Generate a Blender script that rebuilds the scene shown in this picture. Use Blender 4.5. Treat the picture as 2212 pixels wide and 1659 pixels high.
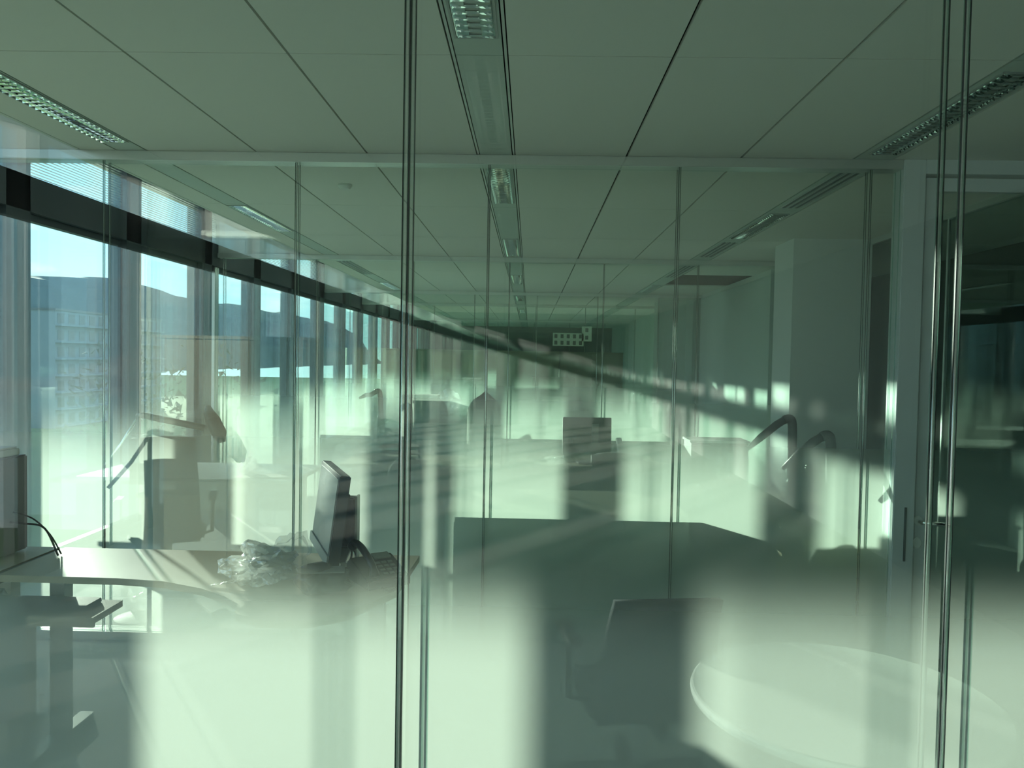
import bpy, bmesh, math, random
from mathutils import Vector, Matrix
random.seed(7)
sc = bpy.context.scene
C = sc.collection
for o in list(bpy.data.objects): bpy.data.objects.remove(o)
# ---------------------------------------------------------------- camera
cd = bpy.data.cameras.new('camera'); cam = bpy.data.objects.new('camera', cd); C.objects.link(cam)
cd.sensor_width = 36.0; cd.lens = 36.0 * 1700 / 2212; cd.clip_start = 0.02; cd.clip_end = 2000
Yc = Vector((39, 54.5, 1700)).normalized()
Xc = Vector((1, -0.018, 0)); Xc = (Xc - Xc.dot(Yc) * Yc).normalized()
Zc = Yc.cross(Xc)
if Zc.y < 0: Zc = -Zc
right = Vector((Xc.x, Yc.x, Zc.x)); up = Vector((Xc.y, Yc.y, Zc.y)); fwd = Vector((Xc.z, Yc.z, Zc.z))
M = Matrix.Identity(4)
for i in range(3):
    M[i][0] = right[i]; M[i][1] = up[i]; M[i][2] = -fwd[i]
M[0][3], M[1][3], M[2][3] = 0, 0, 1.6
cam.matrix_world = M
sc.camera = cam
# ---------------------------------------------------------------- world, sun, exposure
K = 0.70; EL = math.radians(8.9)                      # the sun stands low, beyond the glass rooms, to the left
w = bpy.data.worlds.new('sky'); sc.world = w; w.use_nodes = True
nt = w.node_tree; bg = nt.nodes['Background']
tcw = nt.nodes.new('ShaderNodeTexCoord'); spw = nt.nodes.new('ShaderNodeSeparateXYZ'); nt.links.new(tcw.outputs['Generated'], spw.inputs[0])
rmp = nt.nodes.new('ShaderNodeValToRGB'); nt.links.new(spw.outputs['Z'], rmp.inputs[0])        # pale haze at the horizon, blue above
rmp.color_ramp.elements[0].position = 0.0; rmp.color_ramp.elements[0].color = (0.62, 0.84, 0.92, 1)
rmp.color_ramp.elements[1].position = 0.7; rmp.color_ramp.elements[1].color = (0.16, 0.36, 0.70, 1)
e = rmp.color_ramp.elements.new(0.18); e.color = (0.36, 0.68, 0.88, 1)
cn = nt.nodes.new('ShaderNodeTexNoise'); cn.inputs['Scale'].default_value = 5.5; cn.inputs['Detail'].default_value = 5
mpw = nt.nodes.new('ShaderNodeMapping'); mpw.inputs['Scale'].default_value = (1, 1, 3.0); nt.links.new(tcw.outputs['Generated'], mpw.inputs[0]); nt.links.new(mpw.outputs[0], cn.inputs['Vector'])
cr = nt.nodes.new('ShaderNodeMapRange'); cr.inputs['From Min'].default_value = 0.52; cr.inputs['From Max'].default_value = 0.68; nt.links.new(cn.outputs['Fac'], cr.inputs['Value'])
mxw = nt.nodes.new('ShaderNodeMix'); mxw.data_type = 'RGBA'; mxw.inputs[7].default_value = (0.95, 0.98, 1.0, 1)
nt.links.new(cr.outputs[0], mxw.inputs[0]); nt.links.new(rmp.outputs[0], mxw.inputs[6]); nt.links.new(mxw.outputs[2], bg.inputs[0])
bg.inputs[1].default_value = 2.3
sd = bpy.data.lights.new('sun', 'SUN'); sd.energy = 18.5; sd.angle = math.radians(0.7); sd.color = (1.0, 0.92, 0.79)
sun = bpy.data.objects.new('sun', sd); C.objects.link(sun)
sdir = Vector((K, -1.0, -math.tan(EL) * math.hypot(K, 1))).normalized()
sun.rotation_euler = sdir.to_track_quat('-Z', 'Y').to_euler()
sun.location = (-20, 30, 12)
sc.view_settings.view_transform = 'Standard'; sc.view_settings.look = 'None'
sc.view_settings.gamma = 1.0; sc.view_settings.use_curve_mapping = False
sc.view_settings.exposure = 0.33
cy = sc.cycles
cy.max_bounces = 10; cy.diffuse_bounces = 5; cy.glossy_bounces = 5; cy.transmission_bounces = 6
cy.transparent_max_bounces = 64; cy.use_denoising = True; cy.caustics_reflective = False; cy.caustics_refractive = False
cy.sample_clamp_indirect = 6; cy.use_adaptive_sampling = True; cy.adaptive_threshold = 0.02
# ---------------------------------------------------------------- materials
def mat(name, col, rough=0.6, metal=0.0, noise=0.0, nscale=40.0, bump=0.0, spec=0.5, coord='Object', stretch=None):
    m = bpy.data.materials.new(name); m.use_nodes = True; t = m.node_tree; b = t.nodes['Principled BSDF']
    b.inputs['Base Color'].default_value = (*col, 1); b.inputs['Roughness'].default_value = rough
    b.inputs['Metallic'].default_value = metal; b.inputs['Specular IOR Level'].default_value = spec
    if noise or bump:
        tc = t.nodes.new('ShaderNodeTexCoord'); nz = t.nodes.new('ShaderNodeTexNoise'); nz.inputs['Scale'].default_value = nscale
        nz.inputs['Detail'].default_value = 3
        src = tc.outputs[coord]
        if stretch:
            mp = t.nodes.new('ShaderNodeMapping'); mp.inputs['Scale'].default_value = stretch
            t.links.new(src, mp.inputs[0]); src = mp.outputs[0]
        t.links.new(src, nz.inputs['Vector'])
        if noise:
            r = t.nodes.new('ShaderNodeMix'); r.data_type = 'RGBA'
            r.inputs[6].default_value = (*[max(0, c * (1 - noise)) for c in col], 1)
            r.inputs[7].default_value = (*[min(1, c * (1 + noise)) for c in col], 1)
            t.links.new(nz.outputs['Fac'], r.inputs[0]); t.links.new(r.outputs[2], b.inputs['Base Color'])
        if bump:
            bp = t.nodes.new('ShaderNodeBump'); bp.inputs['Strength'].default_value = bump; bp.inputs['Distance'].default_value = 0.002
            t.links.new(nz.outputs['Fac'], bp.inputs['Height']); t.links.new(bp.outputs[0], b.inputs['Normal'])
    return m
def glass_mat(name, tint, refl=0.05, rough=0.0):
    """thin clear pane: tinted transmission plus mirror reflection growing at grazing angles"""
    m = bpy.data.materials.new(name); m.use_nodes = True; t = m.node_tree; t.nodes.clear()
    out = t.nodes.new('ShaderNodeOutputMaterial'); mix = t.nodes.new('ShaderNodeMixShader')
    tr = t.nodes.new('ShaderNodeBsdfTransparent'); tr.inputs[0].default_value = (*tint, 1)
    gl = t.nodes.new('ShaderNodeBsdfGlossy'); gl.inputs['Roughness'].default_value = rough; gl.inputs[0].default_value = (0.95, 1, 0.97, 1)
    lw = t.nodes.new('ShaderNodeLayerWeight'); lw.inputs['Blend'].default_value = 0.5
    p = t.nodes.new('ShaderNodeMath'); p.operation = 'POWER'; p.inputs[1].default_value = 5
    a = t.nodes.new('ShaderNodeMath'); a.operation = 'MULTIPLY_ADD'; a.inputs[1].default_value = 0.9; a.inputs[2].default_value = refl; a.use_clamp = True
    t.links.new(lw.outputs['Facing'], p.inputs[0]); t.links.new(p.outputs[0], a.inputs[0]); t.links.new(a.outputs[0], mix.inputs[0])
    t.links.new(tr.outputs[0], mix.inputs[1]); t.links.new(gl.outputs[0], mix.inputs[2]); t.links.new(mix.outputs[0], out.inputs[0])
    return m
def clear_mat(name):
    m = bpy.data.materials.new(name); m.use_nodes = True; t = m.node_tree; t.nodes.clear()
    out = t.nodes.new('ShaderNodeOutputMaterial'); tr = t.nodes.new('ShaderNodeBsdfTransparent'); tr.inputs[0].default_value = (0.99, 0.995, 0.99, 1)
    t.links.new(tr.outputs[0], out.inputs[0]); return m
def film_mat(name, z_full=0.98, z_clear=1.26, dense=0.68):
    """frosted manifestation film: dot print, dense low down and thinning to clear at eye height"""
    m = bpy.data.materials.new(name); m.use_nodes = True; t = m.node_tree; t.nodes.clear()
    out = t.nodes.new('ShaderNodeOutputMaterial'); mix = t.nodes.new('ShaderNodeMixShader'); m2 = t.nodes.new('ShaderNodeMixShader')
    tr = t.nodes.new('ShaderNodeBsdfTransparent')
    tl = t.nodes.new('ShaderNodeBsdfTranslucent'); tl.inputs[0].default_value = (0.62, 0.66, 0.61, 1)
    df = t.nodes.new('ShaderNodeBsdfDiffuse'); df.inputs[0].default_value = (0.82, 0.92, 0.87, 1)
    m2.inputs[0].default_value = 0.5; t.links.new(tl.outputs[0], m2.inputs[1]); t.links.new(df.outputs[0], m2.inputs[2])
    geo = t.nodes.new('ShaderNodeTexCoord'); sp = t.nodes.new('ShaderNodeSeparateXYZ'); t.links.new(geo.outputs['Object'], sp.inputs[0])
    mr = t.nodes.new('ShaderNodeMapRange'); mr.interpolation_type = 'SMOOTHERSTEP'
    mr.inputs['From Min'].default_value = z_clear; mr.inputs['From Max'].default_value = z_full
    mr.inputs['To Min'].default_value = 0; mr.inputs['To Max'].default_value = dense
    t.links.new(sp.outputs['Z'], mr.inputs['Value']); t.links.new(mr.outputs[0], mix.inputs[0])
    t.links.new(tr.outputs[0], mix.inputs[1]); t.links.new(m2.outputs[0], mix.inputs[2]); t.links.new(mix.outputs[0], out.inputs[0])
    return m
def sheer_mat(name, col, fac):
    m = bpy.data.materials.new(name); m.use_nodes = True; t = m.node_tree; t.nodes.clear()
    out = t.nodes.new('ShaderNodeOutputMaterial'); mix = t.nodes.new('ShaderNodeMixShader'); mix.inputs[0].default_value = fac
    m2 = t.nodes.new('ShaderNodeMixShader'); m2.inputs[0].default_value = 0.5
    tr = t.nodes.new('ShaderNodeBsdfTransparent'); tl = t.nodes.new('ShaderNodeBsdfTranslucent'); tl.inputs[0].default_value = (*col, 1)
    df = t.nodes.new('ShaderNodeBsdfDiffuse'); df.inputs[0].default_value = (*col, 1)
    t.links.new(tl.outputs[0], m2.inputs[1]); t.links.new(df.outputs[0], m2.inputs[2])
    t.links.new(tr.outputs[0], mix.inputs[1]); t.links.new(m2.outputs[0], mix.inputs[2]); t.links.new(mix.outputs[0], out.inputs[0])
    return m
def plastic_mat(name, fac=0.35):
    """thin clear polythene: mostly see-through, glossy folds, a little milky"""
    m = bpy.data.materials.new(name); m.use_nodes = True; t = m.node_tree; t.nodes.clear()
    out = t.nodes.new('ShaderNodeOutputMaterial'); mix = t.nodes.new('ShaderNodeMixShader'); mix.inputs[0].default_value = fac
    m2 = t.nodes.new('ShaderNodeMixShader'); m2.inputs[0].default_value = 0.45
    tr = t.nodes.new('ShaderNodeBsdfTransparent'); tl = t.nodes.new('ShaderNodeBsdfTranslucent'); tl.inputs[0].default_value = (0.8, 0.85, 0.83, 1)
    gl = t.nodes.new('ShaderNodeBsdfGlossy'); gl.inputs['Roughness'].default_value = 0.18
    tc = t.nodes.new('ShaderNodeTexCoord'); nz = t.nodes.new('ShaderNodeTexNoise'); nz.inputs['Scale'].default_value = 22; nz.inputs['Detail'].default_value = 4
    bp = t.nodes.new('ShaderNodeBump'); bp.inputs['Strength'].default_value = 0.9; bp.inputs['Distance'].default_value = 0.02
    t.links.new(tc.outputs['Object'], nz.inputs['Vector']); t.links.new(nz.outputs['Fac'], bp.inputs['Height'])
    t.links.new(bp.outputs[0], gl.inputs['Normal']); t.links.new(bp.outputs[0], tl.inputs['Normal'])
    t.links.new(tl.outputs[0], m2.inputs[1]); t.links.new(gl.outputs[0], m2.inputs[2])
    t.links.new(tr.outputs[0], mix.inputs[1]); t.links.new(m2.outputs[0], mix.inputs[2]); t.links.new(mix.outputs[0], out.inputs[0])
    return m
MT = dict(
    tile=mat('ceiling_tile', (0.84, 0.83, 0.79), 0.9, noise=0.03, nscale=300, bump=0.2),
    strip=mat('metal_ceiling_strip', (0.60, 0.66, 0.62), 0.5),
    plenum=mat('dark_plenum', (0.03, 0.035, 0.03), 0.9),
    carpet=mat('grey_carpet', (0.58, 0.59, 0.56), 0.95, noise=0.25, nscale=250, bump=0.5),
    white=mat('white_paint', (0.78, 0.79, 0.78), 0.6, noise=0.02, nscale=6),
    frame=mat('anthracite_window_metal', (0.035, 0.045, 0.06), 0.45, spec=0.5),
    alu=mat('silver_aluminium', (0.66, 0.68, 0.66), 0.35, 0.6),
    door_frame=mat('white_door_frame', (0.72, 0.75, 0.76), 0.4),
    chrome=mat('polished_joint', (0.9, 0.92, 0.92), 0.12, 1.0),
    edge=glass_mat('green_glass_edge', (0.45, 0.68, 0.60), 0.12, 0.1),
    glass=glass_mat('green_tinted_glass', (0.900, 0.948, 0.932), 0.036),
    winglass=glass_mat('window_glass', (0.93, 0.96, 0.96), 0.05),
    clear=clear_mat('clear_face'), joint=glass_mat('clear_joint_profile', (0.93, 0.95, 0.94), 0.24, 0.10),
    film=film_mat('frosted_gradient_film'), film_far=film_mat('frosted_gradient_film_room_side', 0.80, 1.42, 0.78),
    sheer=sheer_mat('sheer_grey_screen_cloth', (0.30, 0.32, 0.31), 0.34),
    blind=mat('white_blind_slat', (0.8, 0.82, 0.84), 0.5),
    wood=mat('pale_beech_laminate', (0.27, 0.25, 0.17), 0.45, noise=0.08, nscale=5, stretch=(1, 14, 14)),
    wood_light=mat('light_birch_laminate', (0.80, 0.72, 0.52), 0.4, noise=0.06, nscale=5, stretch=(1, 14, 14)),  # beech tone raised to replace the sunlight missing on the backlit drawer fronts
    wood_edge=mat('beech_edge_band', (0.42, 0.36, 0.26), 0.45),
    desk=mat('light_grey_beige_laminate', (0.40, 0.37, 0.29), 0.5, noise=0.05, nscale=6, stretch=(1, 10, 10)),
    white_lam=mat('white_laminate', (0.85, 0.87, 0.84), 0.3, spec=1.0),
    black=mat('black_plastic', (0.02, 0.022, 0.024), 0.35),
    dark=mat('dark_grey_plastic', (0.05, 0.055, 0.06), 0.45),
    greyp=mat('mid_grey_plastic', (0.16, 0.17, 0.17), 0.5),
    silver=mat('silver_grey_plastic', (0.45, 0.47, 0.46), 0.3, 0.2),
    screen=mat('monitor_glass', (0.30, 0.32, 0.31), 0.3, spec=0.8),
    fabric=mat('charcoal_upholstery', (0.035, 0.045, 0.05), 0.95, noise=0.2, nscale=300, bump=0.4),
    mesh_blue=mat('blue_grey_chair_shell', (0.20, 0.27, 0.30), 0.5),
    paper=mat('white_paper', (0.85, 0.85, 0.80), 0.8),
    brown=mat('brown_cardboard', (0.17, 0.10, 0.06), 0.8, noise=0.2, nscale=12),
    poly=plastic_mat('clear_polythene', 0.6), poly_thin=plastic_mat('thin_polythene', 0.22),
    louvre=mat('mirror_louvre', (0.85, 0.93, 0.90), 0.08, 1.0),
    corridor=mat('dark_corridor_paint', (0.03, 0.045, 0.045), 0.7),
    hill=mat('wooded_hill', (0.045, 0.07, 0.075), 1.0, noise=0.4, nscale=0.06),
    grass=mat('meadow_grass', (0.14, 0.19, 0.06), 1.0, noise=0.4, nscale=0.4),
    leaf=mat('shrub_leaves', (0.10, 0.10, 0.06), 0.9, noise=0.5, nscale=3),
    bark=mat('bare_branch', (0.08, 0.06, 0.05), 0.9),
    facade=mat('far_building_render', (0.20, 0.22, 0.24), 0.8, noise=0.1, nscale=0.5),
    facade_dark=mat('far_building_window', (0.03, 0.04, 0.05), 0.3),
)
# ---------------------------------------------------------------- mesh helpers
def obj(name, bm, m, parent=None, loc=None, smooth=False, bevel=0.0, kind=None, label=None):
    if bevel:
        bmesh.ops.bevel(bm, geom=list(bm.edges), offset=bevel, segments=2, affect='EDGES', clamp_overlap=True)
    bmesh.ops.recalc_face_normals(bm, faces=bm.faces)
    me = bpy.data.meshes.new(name); bm.to_mesh(me); bm.free()
    for x in (m if isinstance(m, (list, tuple)) else [m]): me.materials.append(MT[x])
    if smooth:
        for p in me.polygons: p.use_smooth = True
    o = bpy.data.objects.new(name, me); C.objects.link(o)
    if parent: o.parent = parent
    if loc: o.location = loc
    if kind: o['kind'] = kind
    if label: o['label'] = label
    return o
def thing(name, label, cat, loc=(0, 0, 0), rz=0.0, group=None, kind=None):
    o = bpy.data.objects.new(name, None); C.objects.link(o); o.empty_display_size = 0.1
    o.location = loc; o.rotation_euler = (0, 0, rz)
    if label: o['label'] = label
    if cat: o['category'] = cat
    if group: o['group'] = group
    if kind: o['kind'] = kind
    return o
def tag(o, label, cat, group=None):
    o['label'] = label; o['category'] = cat
    if group: o['group'] = group
    return o
def box(bm, x0, x1, y0, y1, z0, z1, mi=0):
    vs = [bm.verts.new((x, y, z)) for z in (z0, z1) for x, y in ((x0, y0), (x1, y0), (x1, y1), (x0, y1))]
    fs = [bm.faces.new([vs[i] for i in f]) for f in ((3, 2, 1, 0), (4, 5, 6, 7), (0, 1, 5, 4), (1, 2, 6, 5), (2, 3, 7, 6), (3, 0, 4, 7))]
    for f in fs: f.material_index = mi
    return fs
def B(*a, **k):
    bm = bmesh.new(); box(bm, *a, **k); return bm
def sheet(x0, x1, y, z0, z1):
    bm = bmesh.new(); bm.faces.new([bm.verts.new(p) for p in ((x0, y, z0), (x1, y, z0), (x1, y, z1), (x0, y, z1))]); return bm
def prism(pts, z0, z1):
    bm = bmesh.new(); n = len(pts)
    lo = [bm.verts.new((x, y, z0)) for x, y in pts]; hi = [bm.verts.new((x, y, z1)) for x, y in pts]
    bm.faces.new(lo[::-1]); bm.faces.new(hi)
    for i in range(n): bm.faces.new((lo[i], lo[(i + 1) % n], hi[(i + 1) % n], hi[i]))
    return bm
def tube(bm, pts, r, seg=8):
    pts = [Vector(p) for p in pts]; rings = []
    rr = r if isinstance(r, (list, tuple)) else [r] * len(pts)
    prev = None
    for i, p in enumerate(pts):
        d = (pts[min(i + 1, len(pts) - 1)] - pts[max(i - 1, 0)]).normalized()
        a = d.orthogonal().normalized() if prev is None else (prev - prev.dot(d) * d).normalized()
        prev = a; b = d.cross(a)
        rings.append([bm.verts.new(p + rr[i] * (math.cos(2 * math.pi * k / seg) * a + math.sin(2 * math.pi * k / seg) * b)) for k in range(seg)])
    for u, v in zip(rings, rings[1:]):
        for k in range(seg): bm.faces.new((u[k], u[(k + 1) % seg], v[(k + 1) % seg], v[k]))
    bm.faces.new(rings[0][::-1]); bm.faces.new(rings[-1])
    return bm
def T(pts, r, seg=8): return tube(bmesh.new(), pts, r, seg)
def lathe(prof, seg=24):
    bm = bmesh.new(); rings = []
    for r, z in prof:
        rings.append([bm.verts.new((r * math.cos(2 * math.pi * k / seg), r * math.sin(2 * math.pi * k / seg), z)) for k in range(seg)])
    for u, v in zip(rings, rings[1:]):
        for k in range(seg): bm.faces.new((u[k], u[(k + 1) % seg], v[(k + 1) % seg], v[k]))
    bm.faces.new(rings[0][::-1]); bm.faces.new(rings[-1]); return bm
def xf(bm, m): bmesh.ops.transform(bm, matrix=m, verts=bm.verts); return bm
def curve_pts(pts, n=6):
    """Catmull-Rom through the points"""
    P = [Vector(p) for p in pts]; P = [P[0]] + P + [P[-1]]; out = []
    for i in range(1, len(P) - 2):
        for k in range(n):
            t = k / n; a, b, c, d = P[i - 1], P[i], P[i + 1], P[i + 2]
            out.append(0.5 * ((2 * b) + (c - a) * t + (2 * a - 5 * b + 4 * c - d) * t * t + (-a + 3 * b - 3 * c + d) * t ** 3))
    out.append(P[-2]); return out
def crumple(a, b, c, seed, k=0.25, sub=3):
    """a crumpled blob of half-axes a, b, c"""
    bm = bmesh.new(); bmesh.ops.create_icosphere(bm, subdivisions=sub, radius=1.0); rnd = random.Random(seed)
    from mathutils import noise
    off = Vector((rnd.uniform(0, 50), rnd.uniform(0, 50), 0))
    for v in bm.verts:
        d = v.co.normalized()
        f = 1 + k * noise.noise(d * 1.7 + off) * 1.6 + k * 0.9 * abs(noise.noise(d * 4.5 + off)) - k * 0.5 + rnd.uniform(-1, 1) * k * 0.09
        v.co = Vector((d.x * a, d.y * b, d.z * c)) * f
        if v.co.z < -c * 0.75: v.co.z = -c * 0.75
    return bm
def copy_thing(src, loc, rz=None, label=None, group=None):
    def cp(o, par):
        n = o.copy(); C.objects.link(n); n.parent = par
        for ch in [c for c in bpy.data.objects if c.parent == o]: cp(ch, n)
        return n
    r = cp(src, None); r.location = loc
    if rz is not None: r.rotation_euler = (0, 0, rz)
    if label: r['label'] = label
    if group: r['group'] = group
    return r

# ---------------------------------------------------------------- the building
XL, XR, YB, YF = -3.5, 2.96, -16.0, 27.0
CEIL, TOP = 2.69, 3.2
XE = -2.46                                              # where the suspended ceiling stops short of the windows
fl = obj('floor', B(XL - 0.3, 4.4, YB, YF, -0.12, 0), 'carpet', kind='structure'); fl['label'] = 'grey office carpet floor'
sl = obj('roof_slab', B(XL - 0.3, 4.5, YB - 0.2, YF + 0.2, TOP, TOP + 0.3), 'white', kind='structure')
ce = thing('ceiling', 'suspended tile ceiling with metal light strips', None, (0, 0, CEIL), kind='structure')
obj('ceiling_backing', B(XE, 4.3, YB, YF, 0.03, 0.06), 'plenum', ce)
obj('edge_board', B(XE - 0.02, XE, YB, YF, 0, 0.5), 'white', ce)
ybounds = [2.87 - 1.4 * k for k in range(14)][::-1] + [4.27, 5.72, 7.15, 8.55, 10.0, 11.45, 13.0, 14.45, 15.9, 17.5, 19.1, 20.7, 22.35, 23.9, 25.4, 27.0]
ybounds[0] = YB
cols = [(-2.455, -2.265, 'tile'), (-2.255, -2.10, 'strip'), (-2.09, -1.503, 'tile'), (-1.493, -0.903, 'tile'), (-0.893, -0.308, 'tile'), (-0.288, -0.118, 'strip'),
        (-0.098, 0.49, 'tile'), (0.502, 1.098, 'tile'), (1.11, 1.69, 'tile'), (1.70, 1.90, 'strip'), (1.912, 2.95, 'tile'), (2.965, 4.25, 'tile')]
cache = {}
for ci, (x0, x1, m) in enumerate(cols):
    for yi, (y0, y1) in enumerate(zip(ybounds, ybounds[1:])):
        L = round(y1 - y0 - 0.006, 3); key = (ci, L)
        if ci == 10 and abs(y0 - 10.0) < 0.01: continue             # one tile is missing: the dark opening
        if key not in cache:
            o = obj('ceiling_tile' if m == 'tile' else 'metal_strip', B(0, x1 - x0, 0, L, 0, 0.018), m, ce); cache[key] = o.data
        else:
            o = bpy.data.objects.new('ceiling_tile' if m == 'tile' else 'metal_strip', cache[key]); C.objects.link(o); o.parent = ce
        o.location = (x0, y0 + 0.003, 0)
for xg in (-0.298, -0.108): obj('shadow_gap_trim', B(xg - 0.005, xg + 0.005, YB, YF, 0.003, 0.012), 'alu', ce)
# walls that close the floor
def struct(name, bm, m, label=None, **k):
    o = obj(name, bm, m, kind='structure', **k)
    if label: o['label'] = label
    return o
struct('wall_back', B(XL - 0.3, 4.4, YB - 0.15, YB, 0, TOP), 'greyp', 'dark grey wall closing the room behind the viewer')
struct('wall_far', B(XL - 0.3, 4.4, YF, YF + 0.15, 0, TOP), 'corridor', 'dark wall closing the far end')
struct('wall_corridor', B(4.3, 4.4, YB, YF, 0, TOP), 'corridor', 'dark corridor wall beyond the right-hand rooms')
# right side of the rooms: columns and white wall pieces
struct('column_right', B(2.28, 2.96, 6.95, 7.47, 0, CEIL), 'white', 'square white column on the right in the second room')
struct('wall_right', B(2.78, 2.96, 9.25, 13.0, 0, CEIL), 'white', 'white wall on the right of the third room')
struct('wall_right_far', B(2.78, 2.96, 13.6, 27.0, 0, CEIL), 'white', 'white wall on the right of the far rooms')
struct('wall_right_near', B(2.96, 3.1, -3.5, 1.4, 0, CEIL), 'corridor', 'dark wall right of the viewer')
struct('wall_right_behind', B(2.96, 3.1, YB, -3.5, 0, CEIL), 'white', 'white wall behind the viewer on the right, mirrored in the glass')
struct('wall_right_return', B(2.96, 3.1, 7.47, 8.5, 0, CEIL), 'white')
for (x0, x1, y0, y1) in ((2.3, 2.96, 14.2, 14.75),):
    struct('column_right_far', B(x0, x1, y0, y1, 0, CEIL), 'white')
# ---------------------------------------------------------------- window wall on the left
def pier(y, w=0.25):
    return struct('window_pier', B(-3.58, -3.42, y, y + w, 0, TOP), 'frame', 'dark metal post between the tall windows')
pys = [6.60 + 1.53 * n for n in range(-14, 14)]
for y in pys: pier(y)
tr = struct('trim_transom', B(-3.58, -3.42, YB, YF, 2.54, 2.78), 'frame', 'dark transom running along the window wall')
struct('trim_window_head', B(-3.6, -3.42, YB, YF, 3.14, TOP), 'frame')
struct('trim_window_sill', B(-3.6, -3.42, YB, YF, 0, 0.09), 'frame')
for i, y in enumerate(pys[:-1]):
    a, b = y + 0.25, y + 1.53
    wn = thing('window_%d' % (i + 1), None, None, (-3.5, (a + b) / 2, 0), kind='structure'); h = (b - a) / 2
    obj('pane', B(-0.006, 0.006, -h + 0.05, h - 0.05, 0.14, 2.50), 'winglass', wn)
    obj('upper_pane', B(-0.006, 0.006, -h + 0.05, h - 0.05, 2.80, 3.12), 'winglass', wn)
    f = bmesh.new()
    for (p, q, r, s) in ((-h, -h + 0.05, 0.09, 2.54), (h - 0.05, h, 0.09, 2.54), (-h + 0.05, h - 0.05, 2.49, 2.54), (-h + 0.05, h - 0.05, 0.09, 0.14)):
        box(f, -0.03, 0.03, p, q, r, s)
    obj('window_frame', f, 'frame', wn)
    if i >= 12:
        sb = bmesh.new(); z = 2.80
        while z < 3.13:
            box(sb, 0.03, 0.052, -h + 0.03, h - 0.03, z, z + 0.0012); z += 0.02
        obj('blind_slats', sb, 'blind', wn, kind='stuff')
    if i == 14:
        obj('sheer_screen', xf(sheet(-h + 0.02, h - 0.02, 0, 0.10, 3.12), Matrix.Translation((0.12, 0, 0)) @ Matrix.Rotation(math.pi / 2, 4, 'Z')), 'sheer', wn, label='translucent grey screen cloth')
        obj('screen_roller', T([(0.13, -h, 3.14), (0.13, h, 3.14)], 0.025), 'alu', wn)
# ---------------------------------------------------------------- glass partitions
JX = [-3.36, -2.34, -1.285, -0.238, 0.785, 1.80, 2.90]
def partition(name, Y, gap, joints, xr, label, door=False):
    p = thing(name, label, 'glass wall', (0, Y, 0), kind='structure')
    xs = [XL + 0.05] + [x for x in joints if XL + 0.1 < x < xr - 0.1] + [xr]
    for skin, yy in enumerate((0.0, gap)):
        for x0, x1 in zip(xs, xs[1:]):
            bm = bmesh.new(); box(bm, x0 + 0.004, x1 - 0.004, yy, yy + 0.010, 0.05, CEIL - 0.045, 2)
            bm.faces.ensure_lookup_table()
            bm.faces[2].material_index = 0             # the face towards the viewer mirrors
            bm.faces[4].material_index = 1             # clear back face
            g = obj('glass_panel', bm, ['glass', 'clear', 'edge'], p)
            if skin == 0:
                obj('frosted_film', sheet(x0 + 0.006, x1 - 0.006, yy + 0.0115, 0.05, 1.6), 'film' if Y < 2 else 'film_far', g)
        for x in xs[1:-1]:
            obj('joint_strip', T([(x, yy + 0.003, 0.05), (x, yy + 0.003, CEIL - 0.045)], 0.0042, 10), 'joint', p, smooth=True)
            for sx in (-1, 1): obj('joint_seal', B(x + sx * 0.0049 - 0.0008, x + sx * 0.0049 + 0.0008, yy, yy + 0.004, 0.05, CEIL - 0.045), 'dark', p)
    obj('header_rail', B(XL, xr, -0.02, gap + 0.03, CEIL - 0.05, CEIL - 0.001), 'alu', p, bevel=0.003)
    obj('floor_rail', B(XL, xr, -0.02, gap + 0.03, 0.0, 0.05), 'alu', p, bevel=0.003)
    obj('window_end_post', B(XL + 0.005, XL + 0.05, -0.02, gap + 0.03, 0.05, CEIL - 0.05), 'alu', p)
    obj('infill_panel', B(XL, XE - 0.025, 0.0, gap, CEIL, TOP), 'white', p, label='white board above the header')
    return p
partition('wall_glass_near', 1.47, 0.075, JX, 2.95, 'nearest glass partition with frosted gradient film, its header out of view')
partition('wall_glass_second', 4.27, 0.06, JX, 1.96, 'second glass partition, with the white framed door at its right end')
partition('wall_glass_third', 8.55, 0.06, JX, 2.95, 'third glass partition, at the square column on the right')
partition('wall_glass_fourth', 13.0, 0.06, [-3.0, -1.95, -0.93, 0.1, 1.1, 2.1], 2.95, 'fourth glass partition, far down the rooms')
partition('wall_glass_fifth', 15.9, 0.06, [-3.0, -1.95, -0.93, 0.1, 1.1, 2.1], 2.95, 'fifth glass partition, behind the beech cabinets')
partition('wall_glass_sixth', 22.35, 0.06, [-3.0, -1.95, -0.93, 0.1, 1.1, 2.1], 2.95, 'farthest glass partition')
# door in the second partition
d = thing('door_1', 'white framed glass door with lever handle at the right of the second partition', 'door', (0, 4.27, 0), kind='structure')
df = bmesh.new()
box(df, 1.96, 2.075, -0.03, 0.10, 0, CEIL - 0.001)
obj('door_post', df, 'door_frame', d, bevel=0.004)
obj('door_head', B(2.075, 4.29, -0.03, 0.10, CEIL - 0.075, CEIL - 0.001), 'door_frame', d)
lf = bmesh.new()
for (a, b_, c, e) in ((2.09, 2.16, 0.01, 2.60), (2.86, 2.93, 0.01, 2.60), (2.16, 2.86, 2.53, 2.60), (2.16, 2.86, 0.01, 0.09)): box(lf, a, b_, 0.0, 0.045, c, e)
obj('leaf_frame', lf, 'door_frame', d, bevel=0.003)
bm = bmesh.new(); box(bm, 2.16, 2.86, 0.018, 0.026, 0.09, 2.53, 0); gp = obj('leaf_glass', bm, ['glass'], d)
obj('frosted_film', sheet(2.16, 2.86, 0.0275, 0.09, 1.6), 'film_far', gp)
hd = obj('lever_handle', T([(2.105, -0.055, 0.765), (2.26, -0.055, 0.752)], 0.012, 12), 'chrome', d, smooth=True, label='brushed steel lever')
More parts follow.
